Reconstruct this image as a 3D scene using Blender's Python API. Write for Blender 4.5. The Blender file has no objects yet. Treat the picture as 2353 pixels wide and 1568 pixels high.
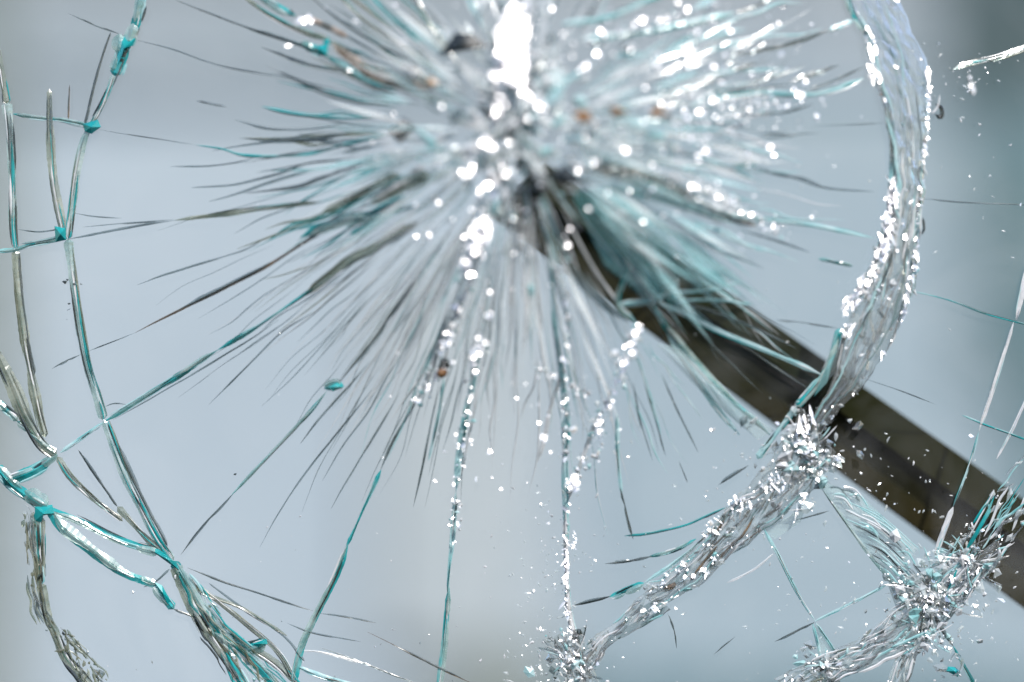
import bpy, math, random
from mathutils import Vector

# ------------------------------------------------------------------ camera, light, exposure
S = bpy.context.scene
COL = S.collection
DIST = 0.50            # camera to the flat part of the pane (m)
WID = 0.30             # width of the pane the picture shows (m)
FW, FH = 2353.0, 1568.0
cam_d = bpy.data.cameras.new("camera")
cam = bpy.data.objects.new("camera", cam_d); COL.objects.link(cam)
cam.location = (0, -DIST, 0); cam.rotation_euler = (math.radians(90), 0, 0)
cam_d.sensor_width = 36.0; cam_d.lens = 36.0 * DIST / WID
cam_d.clip_start = 0.02; cam_d.clip_end = 200
cam_d.dof.use_dof = True; cam_d.dof.focus_distance = DIST
cam_d.dof.aperture_fstop = 1.6
S.camera = cam

SUN_EL, SUN_AZ = math.radians(52), math.radians(28)      # azimuth measured from -Y (behind the camera) towards +X
sun_vec = Vector((math.sin(SUN_AZ) * math.cos(SUN_EL), -math.cos(SUN_AZ) * math.cos(SUN_EL), math.sin(SUN_EL)))
W = bpy.data.worlds.new("World"); S.world = W; W.use_nodes = True
nt = W.node_tree; nt.nodes.clear()
sky = nt.nodes.new("ShaderNodeTexSky"); sky.sky_type = 'NISHITA'; sky.sun_disc = False
sky.sun_elevation = SUN_EL; sky.sun_rotation = math.pi - SUN_AZ
bg = nt.nodes.new("ShaderNodeBackground"); bg.inputs[1].default_value = 0.11
wo = nt.nodes.new("ShaderNodeOutputWorld")
nt.links.new(sky.outputs[0], bg.inputs[0]); nt.links.new(bg.outputs[0], wo.inputs[0])
sl = bpy.data.lights.new("sun", 'SUN'); sl.energy = 3.6; sl.angle = math.radians(0.5); sl.color = (1.0, 0.965, 0.92)
so = bpy.data.objects.new("sun", sl); COL.objects.link(so)
so.rotation_euler = sun_vec.to_track_quat('Z', 'Y').to_euler()
S.view_settings.view_transform = 'Standard'; S.view_settings.look = 'None'
S.view_settings.exposure = 0.56; S.view_settings.gamma = 1.0; S.view_settings.use_curve_mapping = False
S.render.engine = 'CYCLES'
S.cycles.use_denoising = True
S.cycles.max_bounces = 14; S.cycles.transmission_bounces = 12; S.cycles.glossy_bounces = 4
S.cycles.diffuse_bounces = 3; S.cycles.transparent_max_bounces = 48
S.cycles.caustics_reflective = False; S.cycles.caustics_refractive = False
S.cycles.sample_clamp_direct = 0; S.cycles.sample_clamp_indirect = 4

# ------------------------------------------------------------------ materials
def new_mat(name):
    m = bpy.data.materials.new(name); m.use_nodes = True
    m.node_tree.nodes.clear()
    return m, m.node_tree.nodes, m.node_tree.links

def out(m, n, l, sock):
    o = n.new("ShaderNodeOutputMaterial"); l.new(sock, o.inputs[0])

def mixs(n, l, a, b, fac):
    x = n.new("ShaderNodeMixShader")
    if isinstance(fac, (int, float)): x.inputs[0].default_value = fac
    else: l.new(fac, x.inputs[0])
    l.new(a, x.inputs[1]); l.new(b, x.inputs[2])
    return x.outputs[0]

def noise_ramp(n, l, scale, stops, detail=3.0, dist=0.0, seed=0.0):
    tc = n.new("ShaderNodeTexCoord"); mp = n.new("ShaderNodeMapping")
    mp.inputs['Location'].default_value = (seed, seed * .7, seed * .3)
    l.new(tc.outputs['Object'], mp.inputs[0])
    t = n.new("ShaderNodeTexNoise"); t.inputs['Scale'].default_value = scale
    t.inputs['Detail'].default_value = detail; t.inputs['Distortion'].default_value = dist
    l.new(mp.outputs[0], t.inputs['Vector'])
    r = n.new("ShaderNodeValToRGB"); l.new(t.outputs[0], r.inputs[0])
    e = r.color_ramp.elements
    while len(e) < len(stops): e.new(0.5)
    for i, (p, c) in enumerate(stops):
        e[i].position = p; e[i].color = tuple(c) + (1,) if len(c) == 3 else c
    return r.outputs[0]

def shader(n, kind, col=(1, 1, 1), rough=0.0, ior=1.5):
    s = n.new("ShaderNodeBsdf" + kind)
    if not hasattr(col, 'links'): s.inputs[0].default_value = tuple(col) + (1,)
    if 'Roughness' in s.inputs: s.inputs['Roughness'].default_value = rough
    if 'IOR' in s.inputs: s.inputs['IOR'].default_value = ior
    return s

def tinted(name, glasscol, stops, solid, clear=0.0, rough=0.05, scale=180, gloss=0.08):
    """fracture faces of glass: refraction, plus a solid colour"""
    m, n, l = new_mat(name)
    g = shader(n, 'Glass', glasscol, rough, 1.45)
    c = noise_ramp(n, l, scale, stops)
    d = n.new("ShaderNodeBsdfDiffuse"); l.new(c, d.inputs[0])
    t = n.new("ShaderNodeBsdfTranslucent"); l.new(c, t.inputs[0])
    dt = mixs(n, l, d.outputs[0], t.outputs[0], 0.15)
    a = mixs(n, l, g.outputs[0], dt, solid)
    gl = shader(n, 'Glossy', (1, 1, 1), 0.22)
    a = mixs(n, l, a, gl.outputs[0], gloss)
    if clear:
        tr = shader(n, 'Transparent', (1, 1, 1))
        a = mixs(n, l, a, tr.outputs[0], clear)
    out(m, n, l, a)
    return m

M = {}
M['teal'] = tinted("teal_glass_edge", (0.35, 0.86, 0.84), [(0.36, (0.02, 0.16, 0.16)), (0.47, (0.005, 0.40, 0.42)), (0.56, (0.02, 0.50, 0.52)), (0.66, (0.38, 0.70, 0.70))], 0.72, 0.12, scale=70, gloss=.04)
M['aqua'] = tinted("aqua_glass_edge", (0.75, 0.97, 0.97), [(0.3, (0.15, 0.50, 0.52)), (0.5, (0.38, 0.68, 0.70)), (0.7, (0.66, 0.82, 0.84))], 0.85, 0.2, gloss=.04)
M['dark'] = tinted("dark_fracture", (0.35, 0.40, 0.38), [(0.3, (0.010, 0.016, 0.016)), (0.55, (0.05, 0.07, 0.068)), (0.75, (0.16, 0.18, 0.16))], 0.75, 0.12)  # dark and grey: crack reflections and refracted dark put into the colour
M['grey'] = tinted("grey_fracture", (0.6, 0.66, 0.66), [(0.3, (0.07, 0.10, 0.10)), (0.5, (0.15, 0.19, 0.19)), (0.7, (0.28, 0.31, 0.31))], 0.5, 0.35)
M['olive'] = tinted("olive_fracture", (0.6, 0.66, 0.5), [(0.3, (0.06, 0.09, 0.06)), (0.5, (0.20, 0.23, 0.17)), (0.7, (0.38, 0.38, 0.30))], 0.5, 0.2)
M['brown'] = tinted("brown_fracture", (0.6, 0.45, 0.3), [(0.3, (0.05, 0.035, 0.025)), (0.5, (0.16, 0.12, 0.09)), (0.7, (0.40, 0.25, 0.14))], 0.6, 0.2)
M['clear'] = tinted("clear_crushed_glass", (0.97, 0.99, 0.99), [(0.3, (0.7, 0.76, 0.78)), (0.6, (0.93, 0.95, 0.95))], 0.12, 0.3, 0.02)
M['white'] = tinted("white_powder_and_glint", (0.98, 0.99, 1.0), [(0.3, (0.62, 0.66, 0.68)), (0.6, (0.9, 0.9, 0.92))], 0.9, 0.15, 0.05, gloss=0.1)  # powdered glass; along cracks the white is sun glint put into colour
M['thin'] = None
M['amber'] = tinted("amber_glue", (0.9, 0.5, 0.2), [(0.3, (0.22, 0.10, 0.03)), (0.6, (0.5, 0.26, 0.09))], 0.7, 0.05)

def seethru(name, tint, stops, solid, gloss=.12, rough=.2):
    m, n, l = new_mat(name)
    c = noise_ramp(n, l, 160, stops)
    d = n.new("ShaderNodeBsdfDiffuse"); l.new(c, d.inputs[0])
    t = n.new("ShaderNodeBsdfTranslucent"); l.new(c, t.inputs[0])
    a = mixs(n, l, d.outputs[0], t.outputs[0], 0.15)
    tr = shader(n, 'Transparent', tint)
    a = mixs(n, l, tr.outputs[0], a, solid)
    gl = shader(n, 'Glossy', (1, 1, 1), rough)
    out(m, n, l, mixs(n, l, a, gl.outputs[0], gloss)); return m
M['thin'] = seethru("thin_clear_chip", (.93, .97, .97), [(0.3, (0.7, 0.78, 0.79)), (0.6, (0.92, 0.94, 0.94))], .35)
M['hair'] = seethru("pale_hairline", (.95, .97, .97), [(0.3, (0.7, 0.74, 0.76)), (0.6, (0.92, 0.93, 0.94))], .6)
M['hairgrey'] = seethru("grey_hairline", (.72, .77, .78), [(0.3, (0.10, 0.14, 0.14)), (0.6, (0.26, 0.30, 0.30))], .3, .06)
M['hairteal'] = seethru("teal_hairline", (.5, .85, .84), [(0.3, (0.02, 0.26, 0.26)), (0.6, (0.14, 0.42, 0.42))], .35, .06)
M['hairaqua'] = seethru("aqua_hairline", (.85, .97, .97), [(0.3, (0.30, 0.62, 0.64)), (0.6, (0.62, 0.82, 0.84))], .6, .035)
M['hairolive'] = seethru("olive_hairline", (.75, .76, .66), [(0.3, (0.12, 0.14, 0.10)), (0.6, (0.34, 0.34, 0.28))], .35, .06)

M['s_green'] = seethru("pale_green_blade", (.86, .93, .91), [(0.35, (0.22, 0.40, 0.38)), (0.65, (0.72, 0.84, 0.82))], .38, .1)
M['s_olive'] = seethru("pale_olive_blade", (.82, .86, .80), [(0.35, (0.14, 0.18, 0.13)), (0.65, (0.55, 0.57, 0.48))], .42, .08)

M['tan'] = seethru("tan_hairline", (.92, .88, .84), [(0.35, (0.30, 0.22, 0.15)), (0.65, (0.66, 0.58, 0.52))], .5, .06)

def glint_mat(name, col, rough):
    m, n, l = new_mat(name)
    g = shader(n, 'Glossy', col, rough); d = shader(n, 'Diffuse', (0.75, 0.78, 0.8))
    out(m, n, l, mixs(n, l, g.outputs[0], d.outputs[0], 0.35))
    return m
M['glint'] = glint_mat("fracture_mirror_facet", (1.0, 0.96, 0.97), 0.3)

def haze_mat(name, stops, clear):
    m, n, l = new_mat(name)
    c = noise_ramp(n, l, 90, stops)
    d = n.new("ShaderNodeBsdfDiffuse"); l.new(c, d.inputs[0])
    t = n.new("ShaderNodeBsdfTranslucent"); l.new(c, t.inputs[0])
    a = mixs(n, l, d.outputs[0], t.outputs[0], 0.12)
    tr = shader(n, 'Transparent', (1, 1, 1))
    out(m, n, l, mixs(n, l, a, tr.outputs[0], clear))
    return m
M['frost'] = haze_mat("frosted_fracture", [(0.3, (0.80, 0.87, 0.87)), (0.6, (0.95, 0.96, 0.96))], 0.74)
M['frost_teal'] = haze_mat("frosted_teal_fracture", [(0.3, (0.30, 0.62, 0.64)), (0.6, (0.58, 0.80, 0.82))], 0.70)
M['frost_dark'] = haze_mat("smoky_fracture", [(0.3, (0.14, 0.21, 0.19)), (0.6, (0.32, 0.38, 0.36))], 0.65)

# pane sheet: clear laminated glass
m, n, l = new_mat("clear_pane")
tr = shader(n, 'Transparent', (0.965, 0.985, 0.985)); gl = shader(n, 'Glossy', (1, 1, 1), 0.0)
lw = n.new("ShaderNodeFresnel"); lw.inputs[0].default_value = 1.35
pa = mixs(n, l, tr.outputs[0], gl.outputs[0], lw.outputs[0])
sm = shader(n, 'Diffuse', (.8, .82, .84))
sf = noise_ramp(n, l, 22, [(0.42, (0, 0, 0)), (0.75, (.07, .07, .07))], 9, 1.2)
out(m, n, l, mixs(n, l, pa, sm.outputs[0], sf)); M['pane'] = m

# bar
def bar_mat(name, c1, c2, rough):
    m, n, l = new_mat(name)
    p = n.new("ShaderNodeBsdfPrincipled"); p.inputs['Roughness'].default_value = rough; p.inputs['Specular IOR Level'].default_value = .15
    l.new(noise_ramp(n, l, 25, [(0.35, c1), (0.7, c2)], 5), p.inputs['Base Color'])
    out(m, n, l, p.outputs[0]); return m
M['bar'] = bar_mat("dark_bar_paint", (0.004, 0.006, 0.001), (0.009, 0.008, 0.0015), 0.8)
M['bar_edge'] = bar_mat("olive_bar_edge", (0.009, 0.013, 0.002), (0.017, 0.016, 0.003), 0.8)
M['bar_edge2'] = bar_mat("brown_bar_edge", (0.012, 0.013, 0.002), (0.022, 0.017, 0.004), 0.8)

# ------------------------------------------------------------------ pane geometry helpers
def dent(px, py):
    dx, dy = (px - 1290) / 520.0, (py - 230) / 500.0
    return 0.036 * math.exp(-0.5 * (dx * dx + dy * dy))

def at(px, py, off=0.0):
    """a point of the dented pane under photo position px, py; off is its distance behind the glass"""
    y = -dent(px, py) + off
    k = WID / FW * (DIST + y) / DIST
    return Vector(((px - FW / 2) * k, y, (FH / 2 - py) * k))

class MB:
    def __init__(self): self.v = []; self.f = []; self.mi = []; self.mats = []; self.sm = []
    def mat(self, k):
        if k not in self.mats: self.mats.append(k)
        return self.mats.index(k)
    def add(self, vs, fs, k, sm=False):
        b = len(self.v); i = self.mat(k)
        self.v += [tuple(p) for p in vs]
        self.f += [tuple(b + q for q in f) for f in fs]; self.mi += [i] * len(fs); self.sm += [sm] * len(fs)
    def build(self, name, parent=None, smooth=False):
        me = bpy.data.meshes.new(name); me.from_pydata(self.v, [], self.f)
        for k in self.mats: me.materials.append(M[k])
        me.polygons.foreach_set('material_index', self.mi)
        me.polygons.foreach_set('use_smooth', [smooth or q for q in self.sm])
        me.update()
        o = bpy.data.objects.new(name, me); COL.objects.link(o); o.parent = parent
        return o

def spline(pts, step):
    P = [Vector((p[0], p[1])) for p in pts]
    if len(P) == 2: P.insert(1, (P[0] + P[1]) / 2)
    P = [P[0] * 2 - P[1]] + P + [P[-1] * 2 - P[-2]]
    res = []
    for i in range(1, len(P) - 2):
        a, b, c, d = P[i - 1], P[i], P[i + 1], P[i + 2]
        k = max(1, int((c - b).length / step))
        for j in range(k):
            t = j / k
            res.append(0.5 * ((2 * b) + (c - a) * t + (2 * a - 5 * b + 4 * c - d) * t * t + (3 * b - a - 3 * c + d) * t ** 3))
    res.append(P[-2]); return res

def normals(P):
    N = []
    for i in range(len(P)):
        t = P[min(i + 1, len(P) - 1)] - P[max(i - 1, 0)]
        t = t.normalized() if t.length > 1e-6 else Vector((1, 0))
        N.append(Vector((-t.y, t.x)))
    return N

def wob(R, n, amp, smooth=6):
    v = [R.gauss(0, 1) for _ in range(n // smooth + 3)]
    r = []
    for i in range(n):
        q = i / smooth; j = int(q); f = q - j; f = f * f * (3 - 2 * f)
        r.append(amp * (v[j] * (1 - f) + v[j + 1] * f))
    return r

def strand(mb, R, P, wfun, k, sides=4, lat=0.0, thick=0.45, off=0.0, jit=0.07, wobble=0.6):
    """an irregular faceted sliver of glass edge following the 2D path P (photo px)"""
    n = len(P)
    if n < 2: return
    N = normals(P); W1 = wob(R, n, wobble, 7); W2 = wob(R, n, .22, 9); vs = []; fs = []
    ph = R.choice((0, math.pi)); tw = R.uniform(-.2, .2)
    for i, p in enumerate(P):
        w = max(0.25, wfun(i / (n - 1)) * max(.35, 1 + W2[i]))
        la = (lat(i / (n - 1)) if callable(lat) else lat) + W1[i]
        for s in range(sides):
            a = ph + 2 * math.pi * s / sides + tw
            r = 0.5 * w * (1 + R.uniform(-jit, jit))
            q = p + N[i] * (la + math.cos(a) * r)
            vs.append(at(q.x, q.y, off + math.sin(a) * r * thick * WID / FW))
    for i in range(n - 1):
        for s in range(sides):
            t = (s + 1) % sides
            fs.append((i * sides + s, i * sides + t, (i + 1) * sides + t, (i + 1) * sides + s))
    fs.append(tuple(range(sides))[::-1]); fs.append(tuple((n - 1) * sides + s for s in range(sides)))
    mb.add(vs, fs, k)

def sub(P, a, b):
    n = len(P); i = int(a * (n - 1)); j = max(i + 2, int(b * (n - 1)) + 1)
    return P[i:j]

def tap(w, a=0.15, b=0.15):
    return lambda t: w * min(1.0, 0.12 + t / max(a, 1e-3), 0.12 + (1 - t) / max(b, 1e-3))

STY = {   # base blade, then fine lines running inside it: (material, how many, coverage)
    'teal':  (('teal', .8), [('dark', 1, .6), ('aqua', 2, .5), ('white', 1, .15), ('s_green', 1, .9)]),
    'tealthin': (('teal', .7), [('dark', 1, .6), ('aqua', 1, .4)]),
    'mix':   (('s_green', 1.0), [('dark', 2, .55), ('teal', 2, .5), ('olive', 1, .6), ('white', 2, .55)]),
    'olive': (('s_olive', 1.0), [('dark', 2, .5), ('olive', 2, .6), ('white', 1, .5), ('teal', 1, .3)]),
    'dark':  (('dark', .6), [('hairgrey', 2, .7)]),
    'grey':  (('hairgrey', .8), [('dark', 1, .5)]),
    'brown': (('brown', .7), [('dark', 1, .7), ('hairgrey', 1, .6)]),
    'aqua':  (('hairaqua', .9), [('teal', 1, .5), ('hairaqua', 2, .6), ('white', 1, .25), ('dark', 1, .3)]),
    'tan':   (('tan', .9), [('tan', 2, .7), ('hairgrey', 1, .4)]),
    'white': (('white', .8), [('white', 2, .7), ('glint', 1, .3), ('hairaqua', 1, .5)]),
    'pale':  (('hair', .9), [('white', 1, .6)]),
    'clearish': (('s_green', 1.0), [('hairgrey', 2, .7)]),
}
def crack(mb, R, pts, w, sty, taper=(.12, .12), step=7, wobble=0.35):
    P = spline(pts, step); n = len(P)
    (bk, bw), lines = STY[sty]
    g = tap(1.0, *taper)
    strand(mb, R, P, lambda t: w * bw * g(t), bk, wobble=wobble)
    for k, cnt, cov in lines:
        for _ in range(cnt):
            pos = R.random() * (1 - cov); o = R.uniform(-.5, .5) * w; sl = R.uniform(-.4, .4) * w
            wide = k in ('s_green', 's_olive', 'hairgrey')
            while pos < 1.0:
                e = min(1.0, pos + R.uniform(.3, .8) * (.3 + cov))
                ww = w * R.uniform(.5, 1.1) if wide else max(1.6, w * R.uniform(.1, .3))
                if (e - pos) * n > 3:
                    strand(mb, R, sub(P, pos, e), lambda t, ww=ww, pos=pos, e=e: ww * min(1, .1 + 4 * t, .1 + 4 * (1 - t)) * g(pos + (e - pos) * t),
                           k, lat=lambda t, o=o, sl=sl, pos=pos, e=e: (o + sl * (pos + (e - pos) * t - .5)) * g(pos + (e - pos) * t), off=R.uniform(-.0006, -.0002), wobble=wobble * .6)
                pos = e + (1 - cov) * R.uniform(.1, .6)

HALF = (sun_vec + Vector((0, -1, 0))).normalized()
def facet(mb, R, px, py, r, k='glint', jit=0.25, asp=1.0, ang=0.0, off=0.0, nrm=None, full=False):
    """small flat chip; its face turned by jit around the direction that mirrors the sun"""
    c = at(px, py, off); s = WID / FW * r * (1 if full else R.choice((.22, .3, .4, .5, .7, 1.0)))
    nn = (nrm or HALF) + Vector((R.gauss(0, jit), R.gauss(0, jit), R.gauss(0, jit)))
    nn.normalize()
    if nn.y > -0.15: nn.y = -0.15
    u = Vector((math.cos(ang), 0, -math.sin(ang))); u = (u - nn * u.dot(nn)).normalized(); v = nn.cross(u)
    k2 = R.randint(3, 6); vs = []
    for i in range(k2):
        a = 2 * math.pi * i / k2 + R.uniform(-.45, .45); q = s * R.uniform(.5, 1.5)
        vs.append(c + u * math.cos(a) * q * asp + v * math.sin(a) * q)
    ct = c + nn * s * 0.12; bk = c - nn * s * .35
    vs += [ct, bk]
    fs = [(i, (i + 1) % k2, k2) for i in range(k2)] + [((i + 1) % k2, i, k2 + 1) for i in range(k2)]
    mb.add(vs, fs, k)

def chip(mb, R, px, py, r, k, asp=1.6, ang=None, off=0.0, thick=.6):
    """irregular lump of broken glass"""
    ang = R.uniform(0, math.pi) if ang is None else ang
    k2 = R.randint(4, 6); ca, sa = math.cos(ang), math.sin(ang); vs = []
    s = WID / FW
    for i in range(k2):
        a = 2 * math.pi * i / k2 + R.uniform(-.4, .4); q = r * R.uniform(.5, 1.2)
        x, y = math.cos(a) * q * asp, math.sin(a) * q
        vs.append(at(px + x * ca - y * sa, py + x * sa + y * ca, off + R.uniform(-.3, .3) * r * s * thick))
    vs.append(at(px + R.uniform(-.3, .3) * r, py + R.uniform(-.3, .3) * r, off - r * s * thick))
    vs.append(at(px, py, off + r * s * thick))
    fs = [(i, (i + 1) % k2, k2) for i in range(k2)] + [((i + 1) % k2, i, k2 + 1) for i in range(k2)]
    mb.add(vs, fs, k)

def pick(R, table):
    t = R.random() * sum(w for _, w in table)
    for k, w in table:
        t -= w
        if t <= 0: return k
    return table[-1][0]

def crush(mb, R, left, right, dens, size, table, strands=0, stab=None, glints=0, gsize=6, gjit=.3, edge=0.0, bumps=True):
    """crushed glass between two edge paths"""
    A = spline(left, 8); B = spline(right, 8)
    for P_, sg in ((A, 1), (B, -1)):
        for q_, nn_, ww_ in zip(P_, normals(P_), wob(R, len(P_), 2.5, 3)): q_ += nn_ * ww_
    def lerp(P, t):
        q = t * (len(P) - 1); i = min(int(q), len(P) - 2); return P[i].lerp(P[i + 1], q - i)
    L = sum((A[i + 1] - A[i]).length for i in range(len(A) - 1))
    wd = sum((lerp(A, t / 10) - lerp(B, t / 10)).length for t in range(11)) / 11
    if bumps:                                   # lumpy clear slab
        nu = max(4, int(L / 20)); nv = max(3, int(wd / 9)); vs = []; fs = []
        for sd in (0, 1):
            for i in range(nu + 1):
                for j in range(nv + 1):
                    u, v = i / nu, j / nv
                    if 0 < j < nv: v += R.uniform(-.3, .3) / nv
                    p = lerp(A, u).lerp(lerp(B, u), v)
                    e = min(1, 4 * min(v, 1 - v) + .05) if 0 < j < nv else 0
                    vs.append(at(p.x + R.uniform(-2, 2), p.y + R.uniform(-2, 2), (-.0004 - e * R.uniform(0, .0009)) if sd == 0 else .0005))
        W_ = nv + 1; H_ = (nu + 1) * W_
        for i in range(nu):
            for j in range(nv):
                a = i * W_ + j
                fs.append((a, a + 1, a + W_ + 1, a + W_)); fs.append((H_ + a, H_ + a + W_, H_ + a + W_ + 1, H_ + a + 1))
        rim = [j for j in range(nv)] + [i * W_ + nv for i in range(nu)] + [nu * W_ + j for j in range(nv, 0, -1)] + [i * W_ for i in range(nu, 0, -1)]
        for i in range(len(rim)):
            a, b = rim[i], rim[(i + 1) % len(rim)]
            fs.append((b, a, H_ + a, H_ + b))
        mb.add(vs, fs, 'clear', False)
    for _ in range(int(dens * L * wd / 1000)):
        u = R.random(); v = R.random()
        if edge and R.random() < edge: v = R.choice((R.uniform(0, .12), R.uniform(.88, 1)))
        p = lerp(A, u).lerp(lerp(B, u), v)
        tg = lerp(A, min(1, u + .02)) - lerp(A, max(0, u - .02)); an = math.atan2(tg.y, tg.x)
        chip(mb, R, p.x, p.y, size * R.uniform(.4, 1.3), pick(R, table), R.uniform(1, 3), an + R.gauss(0, .5), R.uniform(-.0012, .0002))
    for _ in range(strands):
        u = R.uniform(0, .8); e = min(1, u + R.uniform(.08, .35)); v0 = R.random(); v1 = min(1, max(0, v0 + R.uniform(-.3, .3)))
        k = max(4, int((e - u) * L / 8))
        pts = [lerp(A, u + (e - u) * i / k).lerp(lerp(B, u + (e - u) * i / k), v0 + (v1 - v0) * i / k) for i in range(k + 1)]
        strand(mb, R, pts, tap(R.uniform(2, 6)), pick(R, stab or table), off=R.uniform(-.0015, 0), wobble=1.2)
    for _ in range(int(glints * .55)):
        u = R.random(); v = R.random()
        if edge and R.random() < edge: v = R.choice((R.uniform(0, .15), R.uniform(.9, 1)))
        p = lerp(A, u).lerp(lerp(B, u), v)
        tg = lerp(A, min(1, u + .02)) - lerp(A, max(0, u - .02)); an = math.atan2(tg.y, tg.x)
        facet(mb, R, p.x, p.y, gsize * R.choice((.25, .35, .45, .6, .9, 1.1)), jit=R.choice((.1, gjit, gjit * 1.6, gjit * 2)), asp=R.choice((1, 1.3, 2, 4)), ang=an + R.gauss(0, .3), off=-.0015)

# ------------------------------------------------------------------ background
def backdrop():
    m, n, l = new_mat("mottled_backdrop")
    tc = n.new("ShaderNodeTexCoord"); sp = n.new("ShaderNodeSeparateXYZ"); l.new(tc.outputs['Object'], sp.inputs[0])
    M['w_base'] = m
    p = n.new("ShaderNodeBsdfPrincipled"); p.inputs['Roughness'].default_value = 0.9
    l.new(noise_ramp(n, l, 1.3, [(0.3, (0.365, 0.425, 0.475)), (0.7, (0.395, 0.455, 0.505))], 2), p.inputs['Base Color'])
    out(m, n, l, p.outputs[0])
    for k, c, c2 in (('w_grey', (.345, .39, .42), (.365, .41, .44)), ('w_top', (.305, .33, .345), (.325, .35, .365)), ('w_blue', (.31, .38, .425), (.335, .405, .45)), ('w_green', (.055, .08, .08), (.08, .11, .11)), ('w_teal', (.10, .17, .19), (.13, .20, .22)),
                 ('w_warm', (.40, .44, .46), (.425, .46, .475)), ('w_olive', (.19, .215, .20), (.215, .24, .22))):
        M[k] = bar_mat("backdrop_" + k[2:], c, c2, .9)
    Y = 5.0; K = WID / FW * (DIST + Y) / DIST
    def sheet(name, x0, y0, x1, y1, k, dy):
        mb = MB(); yy = Y - dy; kk = WID / FW * (DIST + yy) / DIST
        X = [(x - FW / 2) * kk for x in (x0, x1)]; Z = [(FH / 2 - y) * kk for y in (y0, y1)]
        vs = [(x, y, z) for y in (yy, yy + .03) for z in Z for x in X]
        mb.add(vs, [(0, 1, 3, 2), (4, 6, 7, 5), (0, 4, 5, 1), (2, 3, 7, 6), (0, 2, 6, 4), (1, 5, 7, 3)], k)
        o = mb.build(name); o['kind'] = 'structure'; return o
    sheet('backdrop_sheet', -1500, -1300, 3600, 2600, 'w_base', 0)
    sheet('backdrop_tone', -1400, -1200, 20, 2500, 'w_olive', .06)  # flat coloured sheets added; lens blur softens them into backdrop tones
    sheet('backdrop_tone', 20, -1200, 2150, -30, 'w_top', .09)
    sheet('backdrop_tone', 20, -60, 2150, 190, 'w_grey', .06)
    sheet('backdrop_tone', 860, 620, 1240, 1500, 'w_warm', .06)
    sheet('backdrop_tone', 1000, 1500, 1290, 2500, 'w_olive', .06)
    sheet('backdrop_tone', 1290, 1560, 3500, 2500, 'w_teal', .06)
    sheet('backdrop_tone', 1350, -60, 3400, 1560, 'w_blue', .03)
    sheet('backdrop_tone', 2230, 240, 3500, 900, 'w_teal', .06)
    sheet('backdrop_tone', 2330, 900, 3500, 1300, 'w_teal', .06)
    sheet('backdrop_tone', 2150, -1200, 3500, 240, 'w_green', .06)
backdrop()

# ------------------------------------------------------------------ bar behind the glass
def bar():
    root = bpy.data.objects.new('flat_bar', None); COL.objects.link(root)
    root['label'] = "dark olive-brown flat bar slanting behind the broken glass from the impact to the lower right"
    root['category'] = "bar"
    def bp(px, py, off):
        y = off; k = WID / FW * (DIST + y) / DIST
        return Vector(((px - FW / 2) * k, y, (FH / 2 - py) * k))
    up0, up1 = (1250, 372), (2560, 1296)       # upper edge start/end
    lo0, lo1 = (1120, 490), (2560, 1552)
    dep = lambda t: 0.030 - 0.014 * t
    prof = [(0, .008), (0, .0008), (.015, 0), (.40, .0), (.44, .0022), (.70, .0026), (.73, .0008), (.985, .0008), (1, .0016), (1, .008)]
    def piece(name, a0, a1, k):
        mb = MB(); vs = []; n = 24; pr = prof[a0:a1]; m_ = len(pr)
        for i in range(n + 1):
            t = i / n; a = Vector(up0).lerp(Vector(up1), t); b = Vector(lo0).lerp(Vector(lo1), t)
            for v, z in pr:
                q = a.lerp(b, v); vs.append(bp(q.x, q.y, dep(t) + z))
            for v, z in (pr[-1], pr[0]):
                q = a.lerp(b, v); vs.append(bp(q.x, q.y, dep(t) + .0085))
        m_ += 2
        fs = [(i * m_ + s, i * m_ + (s + 1) % m_, (i + 1) * m_ + (s + 1) % m_, (i + 1) * m_ + s) for i in range(n) for s in range(m_)]
        fs += [tuple(range(m_)), tuple(n * m_ + s for s in range(m_))[::-1]]
        mb.add(vs, fs, k); return mb.build(name, root)
    piece('upper_flange', 0, 4, 'bar_edge'); piece('bar_web', 3, 7, 'bar'); piece('lower_flange', 6, 10, 'bar_edge2')
bar()

# ------------------------------------------------------------------ the broken pane
pane = bpy.data.objects.new('broken_glass_pane', None); COL.objects.link(pane)
pane['label'] = "large shattered clear pane with teal-edged radial and ring cracks around a white impact point"
pane['category'] = "glass pane"
mb = MB(); nx, ny = 70, 50; vs = []
for j in range(ny + 1):
    for i in range(nx + 1):
        vs.append(at(-500 + 3400 * i / nx, -400 + 2400 * j / ny, .0012))
mb.add(vs, [(j * (nx + 1) + i, j * (nx + 1) + i + 1, (j + 1) * (nx + 1) + i + 1, (j + 1) * (nx + 1) + i) for j in range(ny) for i in range(nx)], 'pane')
mb.build('glass_sheet', pane, True)

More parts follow.
